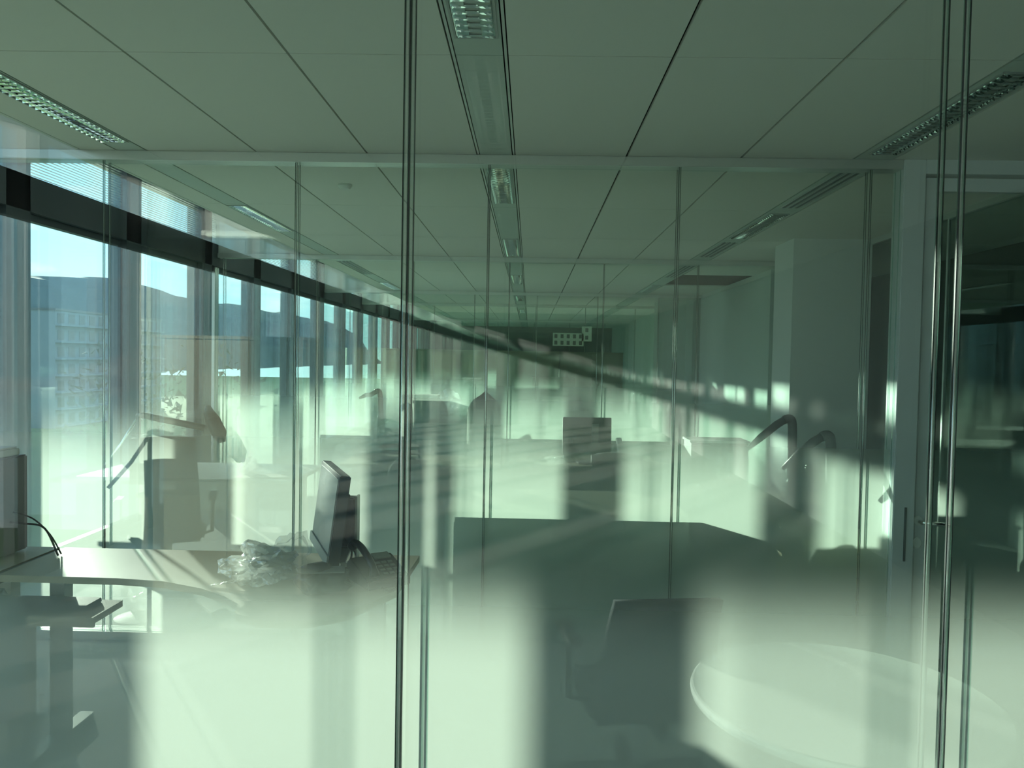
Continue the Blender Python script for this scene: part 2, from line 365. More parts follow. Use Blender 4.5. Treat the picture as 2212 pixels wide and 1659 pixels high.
obj('handle_neck', T([(2.105, 0.0, 0.765), (2.105, -0.062, 0.765)], 0.012, 12), 'chrome', hd)
rs = lathe([(0.026, 0), (0.026, 0.008), (0.022, 0.010)], 24); xf(rs, Matrix.Rotation(math.pi / 2, 4, 'X')); obj('handle_rose', rs, 'white_lam', d, loc=(2.105, 0.0, 0.765))
rs = lathe([(0.024, 0), (0.024, 0.008), (0.020, 0.010)], 24); xf(rs, Matrix.Rotation(math.pi / 2, 4, 'X') @ Matrix.Diagonal((1, 1.35, 1, 1))); obj('lock_rose', rs, 'white_lam', d, loc=(2.105, 0.0, 0.645))
obj('strike_plate', B(2.02, 2.032, -0.034, -0.0305, 0.55, 0.84), 'greyp', d)
pw = thing('wall_glass_side', 'glass partition between the second room and the dark corridor', 'glass wall', (2.96, 0, 0), kind='structure')
for y0, y1 in ((4.40, 5.68), (5.70, 6.94)):
    g = obj('glass_panel', B(-0.005, 0.005, y0, y1, 0.05, CEIL - 0.05), 'glass', pw)
obj('header_rail', B(-0.03, 0.03, 4.38, 6.95, CEIL - 0.05, CEIL - 0.001), 'alu', pw)
obj('joint_strip', B(-0.01, 0.01, 5.68, 5.70, 0.05, CEIL - 0.05), 'alu', pw)
# ---------------------------------------------------------------- luminaires and diffusers in the ceiling strips
def louvre_light():
    t = thing('ceiling_light', '', 'ceiling light', (0, 0, CEIL))
    f = bmesh.new(); W, L = 0.075, 0.58
    for (a, b_, c, e) in ((-W, -W + 0.008, -L, L), (W - 0.008, W, -L, L), (-W, W, -L, -L + 0.008), (-W, W, L - 0.008, L)): box(f, a, b_, c, e, -0.006, 0.0)
    obj('light_frame', f, 'silver', t)
    r = bmesh.new()                                     # two parabolic side reflectors
    for s in (-1, 1):
        prev = None
        for k in range(5):
            u = k / 4; x = s * (0.066 - 0.045 * u * u); z = -0.004 + 0.0 * u
            z = -0.004 + (-0.0) ; zz = -0.003 - 0.0
            c = (x, -0.003 - 0.0009 * k)
            a = r.verts.new((c[0], -L + 0.01, c[1])); b_ = r.verts.new((c[0], L - 0.01, c[1]))
            if prev: r.faces.new((prev[0], prev[1], b_, a))
            prev = (a, b_)
    obj('reflector', r, 'louvre', t, smooth=True)
    n = 26; me = None
    for k in range(n):
        y = -L + 0.02 + (2 * L - 0.04) * k / (n - 1)
        if me is None:
            b = bmesh.new(); pts = []
            for j in range(9):
                x = -0.062 + 0.124 * j / 8; q = 1 - (x / 0.062) ** 2
                pts.append((b.verts.new((x, -0.002 - 0.006 * q, -0.003)), b.verts.new((x, 0.0, -0.009 - 0.004 * (1 - q))), b.verts.new((x, 0.002 + 0.006 * q, -0.003))))
            for p, q_ in zip(pts, pts[1:]):
                b.faces.new((p[0], q_[0], q_[1], p[1])); b.faces.new((p[1], q_[1], q_[2], p[2])); b.faces.new((p[2], q_[2], q_[0], p[0]))
            o = obj('louvre_blade', b, 'louvre', t); me = o.data
        else:
            o = bpy.data.objects.new('louvre_blade', me); C.objects.link(o); o.parent = t
        o.location = (0, y, 0)
    return t
XS = (-2.18, -0.203, 1.80)
L0 = louvre_light(); first = True
lights = [
 (XS[1], 2.13, 'louvred ceiling light in the middle strip, cut by the top edge of the photo'),
 (XS[0], 3.50, 'long louvred ceiling light at the left, before the second partition'),
 (XS[2], 3.56, 'long louvred ceiling light at the right, before the second partition'),
 (XS[1], 4.97, 'louvred ceiling light in the middle strip just beyond the second partition'),
 (XS[0], 6.36, 'louvred ceiling light at the left of the second room, close to the windows'),
 (XS[1], 7.80, 'louvred ceiling light in the middle strip, last before the third partition'),
 (XS[2], 6.40, 'louvred ceiling light at the right of the second room, beyond the air slots'),
 (XS[1], 10.9, 'louvred ceiling light in the middle strip of the third room'),
 (XS[0], 12.2, 'louvred ceiling light at the left of the third room'),
 (XS[2], 12.0, 'louvred ceiling light at the right of the third room'),
 (XS[1], 14.3, 'small far louvred ceiling light, middle strip of the fourth room'),
 (XS[1], 18.2, 'tiny far louvred ceiling light, middle strip of the fifth room'),
]
for x, y, lab in lights:
    if first: L0.location = (x, y, CEIL); L0['label'] = lab; first = False
    else: copy_thing(L0, (x, y, CEIL), label=lab)
for (x, y) in ((XS[1], -0.5), (XS[0], -0.2), (XS[2], -0.2)):
    copy_thing(L0, (x, y, CEIL), label='louvred ceiling light behind the viewer in the %s strip, mirrored in the glass' % {XS[1]: 'middle', XS[0]: 'left', XS[2]: 'right'}[x])
def slot_diffuser(x, y, L, lab):
    t = thing('air_diffuser', lab, 'air vent', (x, y, CEIL))
    for dx in (-0.045, 0.0, 0.045): obj('slot', B(dx - 0.009, dx + 0.009, -L, L, -0.003, 0.0), 'black', t)
    f = bmesh.new()
    for dx in (-0.068, -0.0225, 0.0225, 0.068): box(f, dx - 0.004, dx + 0.004, -L, L, -0.007, 0.0)
    obj('slot_frame', f, 'alu', t)
slot_diffuser(XS[2], 5.05, 0.55, 'long linear air slots in the right ceiling strip beyond the second partition')
slot_diffuser(XS[2], 7.75, 0.5, 'linear air slots in the right ceiling strip before the third partition')
slot_diffuser(XS[2], 9.6, 0.7, 'linear air slots in the right strip of the third room')
slot_diffuser(XS[0], 9.8, 0.7, 'linear air slots in the left strip of the third room')
tag(obj('smoke_detector', lathe([(0.045, 0), (0.045, -0.012), (0.03, -0.03), (0.0001, -0.032)], 20), 'white', loc=(-1.2, 5.03, CEIL)), 'small round white detector on the ceiling left of centre', 'smoke detector')

# ---------------------------------------------------------------- furniture builders
def rounded(pts, r=0.03, n=4):
    out = []
    for i, p in enumerate(pts):
        a, b, c = Vector(pts[i - 1]), Vector(p), Vector(pts[(i + 1) % len(pts)])
        u = (a - b).normalized() * r; v = (c - b).normalized() * r
        for k in range(n + 1):
            t = k / n; out.append(tuple((1 - t) ** 2 * (b + u) + 2 * t * (1 - t) * b + t * t * (b + v)))
    return out
def desk(loc, W, D, lab, H=0.74, m='desk', rz=0, shape=None, modesty=True, group=None, panel_legs=False):
    """origin at the middle of the front edge; W along x, D along y"""
    t = thing('desk', lab, 'desk', loc, rz, group)
    pts = shape or [(-W / 2, 0), (W / 2, 0), (W / 2, D), (-W / 2, D)]
    obj('desk_top', prism(rounded(pts, 0.02), H - 0.025, H), [m], t, bevel=0)
    for s in (-1, 1):
        if panel_legs:
            x = s * (W / 2 - 0.012); obj('leg_panel', B(x - 0.012, x + 0.012, 0.005, D - 0.01, 0.0, H - 0.026), 'white_lam', t); continue
        x = s * (W / 2 - 0.08)
        obj('leg', B(x - 0.02, x + 0.02, D * 0.55, D * 0.55 + 0.07, 0.03, H - 0.026), 'silver', t)
        obj('foot', B(x - 0.025, x + 0.025, 0.08, D - 0.03, 0.0, 0.03), 'silver', t, bevel=0.004)
    obj('crossbeam', B(-W / 2 + 0.1, W / 2 - 0.1, D * 0.6, D * 0.6 + 0.04, H - 0.08, H - 0.03), 'silver', t)
    if panel_legs: obj('back_panel', B(-W / 2 + 0.025, W / 2 - 0.025, 0.03, 0.048, 0.02, H - 0.026), 'white_lam', t)
    if modesty: obj('modesty_panel', B(-W / 2 + 0.12, W / 2 - 0.12, D - 0.05, D - 0.032, 0.38, H - 0.03), m, t)
    return t
def pedestal(loc, lab, W=0.5, D=0.5, H=0.60, rows=3, m='wood', rz=0):
    t = thing('pedestal', lab, 'drawer unit', loc, rz)
    obj('carcass', B(-W / 2, W / 2, 0.018, D, 0.06, H), m, t)
    hh = (H - 0.09) / rows
    for k in range(rows):
        z0 = 0.07 + k * hh
        f = obj('drawer', B(-W / 2 + 0.004, W / 2 - 0.004, -0.002, 0.016, z0, z0 + hh - 0.006), m, t, bevel=0.002)
        obj('drawer_handle', T([(-0.02, -0.004, z0 + hh * 0.62), (-0.02, -0.03, z0 + hh * 0.62), (0.13, -0.03, z0 + hh * 0.6), (0.13, -0.004, z0 + hh * 0.6)], 0.006, 6), 'chrome', f)
    for sx in (-1, 1):
        for y in (0.06, D - 0.06):
            c = lathe([(0.028, -0.011), (0.03, 0), (0.028, 0.011)], 14); xf(c, Matrix.Rotation(math.pi / 2, 4, 'Y')); obj('castor', c, 'silver', t, loc=(sx * (W / 2 - 0.04), y, 0.030))
    return t
def chair(loc, rz, lab, shell='fabric', back='square', zs=0.47, hb=0.5):
    """office chair; it faces +y of its own frame, the backrest stands at -y"""
    t = thing('office_chair', lab, 'chair', loc, rz)
    s = B(-0.23, 0.23, -0.2, 0.24, zs - 0.06, zs); obj('seat', s, 'fabric', t, bevel=0.025, smooth=True)
    n, mm = 10, 12; bm = bmesh.new(); g = []
    for side in (0, 1):
        rows_ = []
        for j in range(mm + 1):
            v = j / mm; row = []
            for i in range(n + 1):
                u = i / n * 2 - 1
                wv = 0.215 * (1 - 0.16 * v) if back == 'square' else 0.225 * math.sqrt(max(0.02, 1 - max(0, (v - 0.45) / 0.55) ** 2.4)) 
                x = u * wv; curve = 0.05 * u * u + 0.04 * math.sin(v * 3.0)
                y = -0.235 - 0.09 * v + curve - (0.035 if side else 0)
                row.append(bm.verts.new((x, y, zs + 0.03 + hb * v - 0.015 * u * u * (1 if back == 'square' else 3))))
            rows_.append(row)
        g.append(rows_)
    for j in range(mm):
        for i in range(n):
            for side in (0, 1):
                q = g[side]; bm.faces.new((q[j][i], q[j][i + 1], q[j + 1][i + 1], q[j + 1][i]))
    for j in range(mm):
        for i in (0, n): bm.faces.new((g[0][j][i], g[0][j + 1][i], g[1][j + 1][i], g[1][j][i]))
    for i in range(n):
        for j in (0, mm): bm.faces.new((g[0][j][i], g[0][j][i + 1], g[1][j][i + 1], g[1][j][i]))
    obj('backrest', bm, shell, t, smooth=True)
    obj('back_support', T([(0, -0.05, zs - 0.07), (0, -0.24, zs - 0.07), (0, -0.31, zs + 0.1), (0, -0.315, zs + 0.22)], 0.022, 8), 'black', t)
    obj('stem', T([(0, 0, 0.1), (0, 0, zs - 0.06)], 0.028, 12), 'silver', t)
    for k in range(5):
        a = k * 2 * math.pi / 5 + 0.3; cx, sy = math.cos(a), math.sin(a)
        lg = obj('base_leg', T([(0, 0, 0.11), (0.28 * cx, 0.28 * sy, 0.075)], [0.024, 0.015], 8), 'black', t)
        c = lathe([(0.025, -0.02), (0.028, 0), (0.025, 0.02)], 12); xf(c, Matrix.Rotation(math.pi / 2, 4, 'Y')); obj('castor', c, 'black', lg, loc=(0.28 * cx, 0.28 * sy, 0.03))
    for s_ in (-1, 1):
        ar = obj('arm_support', T([(s_ * 0.2, 0.0, zs - 0.05), (s_ * 0.27, 0.0, zs - 0.03), (s_ * 0.275, 0.0, zs + 0.19)], 0.012, 8), 'black', t)
        obj('arm_pad', B(s_ * 0.275 - 0.03, s_ * 0.275 + 0.03, -0.12, 0.12, zs + 0.19, zs + 0.215), 'black', ar, bevel=0.01)
    return t
def desk_lamp(loc, rz, lab, H=0.54, reach=0.27, drop=0.18, m='dark'):
    """flat task lamp: round foot, thick post, slanting flat head arm (towards -x)"""
    t = thing('desk_lamp', lab, 'lamp', loc, rz)
    obj('foot', lathe([(0.11, 0), (0.11, 0.008), (0.10, 0.014), (0.0001, 0.016)], 32), m, t)
    obj('socket', lathe([(0.046, 0.0), (0.044, 0.14), (0.036, 0.165), (0.0001, 0.165)], 20), m, t)
    obj('post', T(curve_pts([(0, 0, 0.15), (-0.008, 0, H * 0.6), (-0.014, 0, H - 0.05), (-0.035, 0, H - 0.012), (-0.07, 0, H - 0.022)], 4), 0.031, 12), m, t, smooth=True)
    obj('lamp_head', T([(-0.065, 0, H - 0.02), (-0.12, 0, H - 0.055), (-reach * 0.7, 0, H - drop * 0.62), (-reach, 0, H - drop)], [0.026, 0.028, 0.026, 0.013], 10), m, t, smooth=True)
    return t
def cable(pts, r, lab, name='cable', m='black'):
    o = obj(name, T(curve_pts(pts, 6), r, 6), m, smooth=True); tag(o, lab, 'cable'); return o
# ---------------------------------------------------------------- room between the first two partitions
# main desk: straight rear edge, front edge bulging towards the viewer on its right half
shape = [(-2.015, 2.93), (-1.55, 2.925), (-1.36, 2.90), (-1.18, 2.82), (-1.07, 2.74), (-0.99, 2.66), (-0.96, 2.56), (-0.86, 2.50), (-0.72, 2.50), (-0.60, 2.58), (-0.475, 2.86), (-0.462, 3.37), (-2.015, 3.37)]
dk = thing('desk', 'pale wooden desk with curved front, carrying the monitor and telephone', 'desk', (0, 0, 0))
obj('desk_top', prism(shape, 0.714, 0.74), 'desk', dk)
for x in (-1.9, -0.6):
    obj('leg', B(x - 0.03, x + 0.03, 3.12, 3.18, 0.03, 0.713), 'silver', dk); obj('foot', B(x - 0.03, x + 0.03, 2.7, 3.34, 0, 0.03), 'silver', dk)
obj('crossbeam', B(-1.9, -0.6, 3.15, 3.19, 0.66, 0.712), 'silver', dk)
d2 = thing('desk', 'pale wooden desk at the left edge, under the computer tower', 'desk', (0, 0, 0))
obj('desk_top', B(-3.2, -2.04, 2.55, 3.37, 0.714, 0.74), 'desk', d2)
obj('cable_channel', B(-2.038, -2.018, 2.93, 3.37, 0.70, 0.735), 'greyp', d2)
for x in (-3.1, -2.12):
    obj('leg', B(x - 0.03, x + 0.03, 3.12, 3.18, 0.03, 0.713), 'silver', d2); obj('foot', B(x - 0.03, x + 0.03, 2.6, 3.34, 0, 0.03), 'silver', d2)
# low storage unit with the light front edge below the desk
su = thing('side_unit', 'low wooden unit with pale front edge under the left of the curved desk', 'cabinet', (0, 0, 0))
obj('unit_top', B(-2.75, -1.62, 2.90, 3.10, 0.575, 0.60), 'wood', su)
obj('front_lip', B(-2.75, -1.62, 2.885, 2.90, 0.562, 0.60), 'wood_edge', su)
obj('carcass', B(-2.72, -1.96, 2.93, 3.08, 0.04, 0.575), 'wood_edge', su)
for k in range(2): obj('unit_door', B(-2.70 + 0.37 * k, -2.335 + 0.37 * k, 2.915, 2.929, 0.06, 0.56), 'wood_edge', su)
obj('plinth', B(-2.7, -2.2, 2.96, 3.06, 0, 0.04), 'black', su)
tr_ = thing('document_tray', 'dark flat folder lying on the low unit under the desk', 'folder', (-1.85, 3.08, 0.60), 0.0)
obj('cover', B(-0.16, 0.16, -0.12, -0.005, 0.0, 0.018), 'dark', tr_, bevel=0.003)
# computer tower
pc = thing('computer_tower', 'grey computer tower on the desk at the left edge', 'computer', (-2.325, 3.10, 0.74))
obj('case', B(-0.19, 0.19, -0.07, 0.20, 0.012, 0.415), 'dark', pc, bevel=0.006)
for i in range(4): obj('foot', B(-0.15 + 0.28 * (i % 2), -0.12 + 0.28 * (i % 2), -0.05 + 0.18 * (i // 2), -0.02 + 0.18 * (i // 2), 0, 0.012), 'black', pc)
obj('drive_bay', B(-0.12, 0.12, -0.076, -0.0705, 0.295, 0.325), 'black', pc)
obj('vent_slot', B(-0.05, 0.165, -0.076, -0.0705, 0.16, 0.20), 'black', pc)
vv = bmesh.new()
for k in range(7): box(vv, 0.08, 0.15, -0.075, -0.0705, 0.345 + k * 0.006, 0.348 + k * 0.006)
obj('vent_grille', vv, 'black', pc)
bb = thing('flat_box', 'flat grey box lying on top of the computer tower', 'box', (-2.33, 3.12, 1.156))
obj('body', B(-0.18, 0.18, -0.05, 0.15, 0, 0.028), 'silver', bb, bevel=0.003); obj('lid', B(-0.175, 0.17, -0.045, 0.145, 0.0285, 0.036), 'silver', bb)
cable([(-2.12, 3.18, 0.93), (-2.05, 3.2, 0.90), (-1.99, 3.22, 0.83), (-1.955, 3.24, 0.745)], 0.0035, 'upper black cable hanging from the computer tower to the desk')
cable([(-2.12, 3.16, 0.89), (-2.06, 3.17, 0.885), (-2.0, 3.2, 0.86), (-1.95, 3.21, 0.745)], 0.0045, 'lower thicker cable running from the computer tower to the desk')
# monitor, seen nearly edge-on, turned to the left
mo = thing('monitor', 'flat screen monitor on a dark stand, seen from its edge', 'monitor', (-0.80, 3.12, 0.74))
def slab_(u0, u1, z0, z1, t0, t1):
    bm = B(u0, u1, t0, t1, z0, z1); return bm
TM = Matrix.Translation((0.0, 0.0, 0.235)) @ Matrix.Rotation(math.radians(-67), 4, 'Z') @ Matrix.Rotation(math.radians(-7), 4, 'X')
# local frame: +x along the panel width, -y out of the screen
obj('monitor_case', xf(B(-0.235, 0.235, -0.012, 0.030, -0.165, 0.175), TM), 'dark', mo, bevel=0.004)
obj('screen', xf(B(-0.215, 0.215, -0.0145, -0.0125, -0.125, 0.158), TM), 'screen', mo)
obj('lower_bezel', xf(B(-0.235, 0.235, -0.020, -0.0125, -0.165, -0.128), TM), 'silver', mo, label='silver grey lower bezel')
obj('rear_cover', xf(B(-0.14, 0.14, 0.031, 0.055, -0.10, 0.10), TM), 'black', mo, bevel=0.008)
obj('tilt_hinge', B(0.0, 0.075, -0.02, 0.03, 0.22, 0.265), 'black', mo)
st = obj('stand_column', B(0.055, 0.115, -0.03, 0.035, 0.10, 0.295), 'dark', mo, bevel=0.006)
obj('column_rail', B(0.1155, 0.124, -0.022, 0.028, 0.02, 0.30), 'silver', st)
obj('stand_neck', xf(B(-0.022, 0.022, -0.02, 0.02, 0.0, 0.16), Matrix.Translation((0.035, 0.0, -0.0)) @ Matrix.Rotation(math.radians(24), 4, 'Y')), 'greyp', mo)
obj('stand_foot', lathe([(0.115, 0.0), (0.115, 0.006), (0.09, 0.014), (0.0001, 0.018)], 32), 'dark', mo, loc=(0.03, 0, 0))
cable([(-0.80, 3.10, 0.905), (-0.76, 3.08, 0.895), (-0.72, 3.09, 0.87), (-0.70, 3.1, 0.84), (-0.70, 3.1, 0.79), (-0.73, 3.07, 0.752)], 0.0045, 'black cable looping from the back of the edge-on monitor to the desk')
cable([(-0.80, 3.11, 0.87), (-0.775, 3.06, 0.86), (-0.74, 3.06, 0.845), (-0.69, 3.09, 0.83), (-0.685, 3.1, 0.78), (-0.72, 3.05, 0.748)], 0.003, 'thin lower cable behind the stand of the edge-on monitor')
kn = thing('cable_plug', 'small dark plug lying beside the foot of the edge-on monitor', 'plug', (-0.70, 2.97, 0.742), 0.5)
obj('plug_body', B(-0.02, 0.02, -0.012, 0.012, 0, 0.05), 'dark', kn, bevel=0.006); obj('plug_cap', B(-0.012, 0.012, -0.008, 0.008, 0.05, 0.065), 'silver', kn)
co = thing('video_connector', 'small grey video connector standing on the desk left of the plastic bag', 'plug', (-1.15, 3.27, 0.74), 0.2)
obj('connector_head', B(-0.028, 0.028, -0.008, 0.008, 0.028, 0.048), 'silver', co, bevel=0.002)
obj('connector_shell', B(-0.016, 0.016, -0.007, 0.007, 0.006, 0.028), 'greyp', co)
for s in (-1, 1): obj('thumb_screw', T([(s * 0.022, 0, 0.03), (s * 0.022, 0, 0.056)], 0.004, 8), 'silver', co)
cable([(-1.15, 3.27, 0.748), (-1.12, 3.25, 0.745), (-1.06, 3.2, 0.744), (-1.0, 3.1, 0.744)], 0.004, 'grey cable from the video connector into the plastic bag')
# plastic bag with something dark inside, and its loose flap
bg_ = thing('plastic_bag', 'crumpled clear plastic bag on the curved desk before the monitor', 'bag', (-0.93, 2.93, 0.74))
obj('bag_body', crumple(0.14, 0.11, 0.08, 3, 0.42, 4), 'poly', bg_, loc=(-0.06, 0.0, 0.062))
obj('bag_top', crumple(0.075, 0.07, 0.085, 9, 0.4, 3), 'poly_thin', bg_, loc=(0.04, 0.05, 0.10))
fb = bmesh.new(); rnd = random.Random(4); gr = []
for j in range(7):
    gr.append([fb.verts.new((-0.235 + 0.17 * i / 9 + 0.0, -0.09 + 0.10 * j / 6 * (0.25 + 0.75 * i / 9), 0.004 + 0.022 * (i / 9) + rnd.uniform(0, 0.012) * (i / 9))) for i in range(10)])
for j in range(6):
    for i in range(9): fb.faces.new((gr[j][i], gr[j][i + 1], gr[j + 1][i + 1], gr[j + 1][i]))
obj('bag_flap', fb, 'poly', bg_)
db = thing('dark_pouch', 'dark soft pouch lying on the desk beside the crumpled plastic bag', 'pouch', (-0.735, 2.80, 0.74), 0.2)
obj('pouch_body', crumple(0.10, 0.075, 0.06, 21, 0.3, 3), 'dark', db, loc=(0, 0, 0.048), smooth=True); obj('pouch_flap', B(-0.08, 0.08, -0.06, 0.02, 0.088, 0.093), 'greyp', db)
# telephone
ph = thing('desk_phone', 'black desk telephone with raised handset on the curved desk', 'telephone', (-0.565, 2.97, 0.74), math.radians(35)); ph.scale = (1.15, 1.15, 1.15)
b = bmesh.new()
pr = [(-0.09, 0.0), (0.09, 0.0), (0.095, 0.012), (0.095, 0.05), (0.06, 0.075), (-0.09, 0.03)]
lo = [b.verts.new((-0.075, y, z)) for y, z in pr]; hi = [b.verts.new((0.075, y, z)) for y, z in pr]
b.faces.new(lo); b.faces.new(hi[::-1])
for i in range(len(pr)): b.faces.new((lo[i], lo[(i + 1) % 6], hi[(i + 1) % 6], hi[i]))
obj('phone_base', b, 'black', ph, bevel=0.004)
ang = math.atan2(0.045, 0.15)
for i in range(12):
    o = obj('key', xf(B(-0.008, 0.008, -0.006, 0.006, 0, 0.004), Matrix.Translation((0.0 + 0.022 * (i % 3), -0.06 + 0.022 * (i // 3), 0.038 + 0.022 * 0.3 * (i // 3))) @ Matrix.Rotation(ang, 4, 'X')), 'greyp', ph)
obj('phone_display', xf(B(-0.005, 0.055, -0.018, 0.018, 0, 0.004), Matrix.Translation((0.005, 0.045, 0.071)) @ Matrix.Rotation(ang, 4, 'X')), 'screen', ph)
obj('handset', T(curve_pts([(-0.055, -0.095, 0.045), (-0.05, -0.07, 0.07), (-0.05, -0.02, 0.098), (-0.05, 0.03, 0.115), (-0.05, 0.075, 0.118), (-0.052, 0.10, 0.100)], 4), [0.016] * 3 + [0.012] * 15 + [0.017] * 3, 12), 'black', ph, smooth=True)
cable([(-0.54, 2.88, 0.745), (-0.50, 2.84, 0.744), (-0.475, 2.90, 0.744), (-0.5, 2.97, 0.744)], 0.003, 'coiled lead lying right of the black telephone')
# chairs in this room
chair((-1.88, 2.30, 0), math.radians(82), 'blue-grey office chair at the left edge before the curved desk', 'mesh_blue', 'round', 0.45, 0.42)
chair((0.43, 2.86, 0), math.radians(8), 'dark office chair standing behind the round white table', 'fabric', 'square', 0.41, 0.39)
# round table just behind the near glass
rt = thing('round_table', 'round white meeting table close behind the nearest glass', 'table', (0.83, 2.04, 0))
obj('table_top', lathe([(0.370, 0.712), (0.385, 0.716), (0.388, 0.728), (0.385, 0.738), (0.380, 0.74)], 64), 'white_lam', rt)
obj('column', lathe([(0.035, 0.02), (0.035, 0.70), (0.09, 0.711)], 20), 'silver', rt)
obj('foot', lathe([(0.24, 0.0), (0.24, 0.008), (0.06, 0.02), (0.036, 0.03)], 32), 'silver', rt)
# ---------------------------------------------------------------- second room
desk((0.22, 4.36, 0), 1.36, 0.8, 'wide desk pushed against the back of the second partition, centre', m='desk', modesty=False, panel_legs=True)
tb = thing('low_worktop', 'low pale worktop on the right of the second room, carrying the lamps', 'table', (0, 0, 0))  # this desk group stands in for furniture behind the viewer, mirrored in the glass
obj('worktop', prism([(1.0, 5.0), (1.48, 4.92), (2.09, 4.90), (2.2, 5.0), (2.2, 6.0), (1.0, 6.0)], 0.60, 0.625), 'desk', tb)
for x, y in ((1.06, 5.1), (2.12, 5.1), (1.06, 5.9), (2.12, 5.9)): obj('leg', B(x - 0.025, x + 0.025, y - 0.025, y + 0.025, 0, 0.60), 'silver', tb)
pedestal((1.80, 4.40, 0), 'beech drawer unit with steel handles directly left of the door frame', 0.52, 0.48, 0.62, 4, 'wood_light')
pedestal((-1.05, 6.30, 0), 'dark grey drawer unit in the second room, left of the nearest post', 0.42, 0.5, 0.62, 3, 'greyp')
desk_lamp((1.845, 4.80, 0.62), 0, 'black task lamp with slanting head on the drawer unit, nearer of two alike', 0.56, 0.30, 0.22)
desk_lamp((1.86, 5.55, 0.625), 0, 'black task lamp with slanting head on the worktop, behind its nearer twin', 0.60, 0.33, 0.24)
def cone_plant(loc, lab):
    t = thing('dark_cactus', lab, 'ornament', loc)
    obj('pot', lathe([(0.018, 0), (0.026, 0.03), (0.0001, 0.03)], 16), 'dark', t)
    obj('plant', lathe([(0.022, 0.03), (0.03, 0.06), (0.022, 0.10), (0.010, 0.125), (0.0001, 0.135)], 16), 'dark', t, smooth=True)
cone_plant((1.985, 4.73, 0.62), 'small dark pointed ornament beside the foot of the nearer task lamp')
cone_plant((2.03, 4.56, 0.62), 'small dark pointed ornament at the right corner, nearest the door frame')
tp = thing('desk_phone', 'black desk telephone tilted on the low worktop, right of the cloudy plastic bag', 'telephone', (1.47, 5.12, 0.625), 0.25)
obj('phone_base', xf(B(-0.08, 0.08, -0.09, 0.09, 0, 0.035), Matrix.Translation((0, 0, 0.05)) @ Matrix.Rotation(0.5, 4, 'X')), 'black', tp, bevel=0.004)
obj('phone_stand', B(-0.06, 0.06, 0.0, 0.07, 0, 0.06), 'black', tp); obj('handset', T([(-0.06, -0.07, 0.055), (-0.06, 0.0, 0.105), (-0.06, 0.08, 0.135)], [0.018, 0.012, 0.018], 10), 'black', tp)
cable([(1.52, 5.05, 0.629), (1.62, 5.0, 0.632), (1.75, 5.1, 0.63), (1.9, 5.0, 0.63), (1.98, 5.2, 0.63)], 0.004, 'loose white cable snaking across the low worktop', m='paper')
cable([(1.55, 5.2, 0.629), (1.65, 5.28, 0.645), (1.74, 5.3, 0.63), (1.88, 5.35, 0.63), (2.05, 5.3, 0.63)], 0.004, 'loose black cable on the worktop behind the white one')
cb = thing('plastic_bag', 'cloudy crumpled plastic bag at the left end of the low worktop', 'bag', (1.09, 5.2, 0.628))
obj('bag_body', crumple(0.13, 0.1, 0.09, 13, 0.3, 3), 'poly', cb, loc=(0, 0, 0.066)); obj('bag_tail', crumple(0.10, 0.06, 0.04, 15, 0.35, 3), 'poly_thin', cb, loc=(0.16, 0, 0.029))
bs = thing('bookshelf_unit', 'grey desktop shelf holding white folders, left of the task lamps', 'shelf', (1.36, 5.75, 0.625))
obj('shelf_side', B(-0.20, -0.185, -0.13, 0.13, 0, 0.40), 'greyp', bs); obj('shelf_side', B(0.19, 0.205, -0.13, 0.13, 0, 0.40), 'greyp', bs)
obj('shelf_board', B(-0.185, 0.19, -0.13, 0.13, 0.14, 0.155), 'greyp', bs); obj('top_board', B(-0.21, 0.215, -0.14, 0.14, 0.40, 0.415), 'silver', bs)
obj('back_board', B(-0.185, 0.19, 0.115, 0.13, 0, 0.40), 'greyp', bs)
for k in range(3):
    f = thing('folder', ['white folder leaning at the right in the grey desktop shelf', 'white folder in the middle of the grey desktop shelf', 'short white folder, leftmost in the grey desktop shelf'][k], 'folder', (1.36 + 0.14 - 0.07 * k, 5.74, 0.781), 0)
    obj('cover', xf(B(-0.012, 0.012, -0.1, 0.1, 0, 0.20 - 0.03 * k), Matrix.Rotation(0.12, 4, 'Y')), 'paper', f); obj('spine_label', xf(B(-0.008, 0.008, -0.102, -0.1002, 0.05, 0.11), Matrix.Rotation(0.12, 4, 'Y')), 'greyp', f)
fl_ = thing('desk_lamp', 'thin bent-arm lamp far behind the two black task lamps', 'lamp', (1.98, 5.9, 0.625))
obj('foot', lathe([(0.07, 0), (0.07, 0.01), (0.0001, 0.012)], 24), 'dark', fl_); obj('arm', T([(0, 0, 0.01), (0.01, 0, 0.20), (0.03, 0, 0.225), (0.10, 0, 0.205)], 0.006, 8), 'dark', fl_)
obj('lamp_head', T([(0.09, 0, 0.208), (0.22, 0, 0.17)], 0.014, 8), 'dark', fl_)
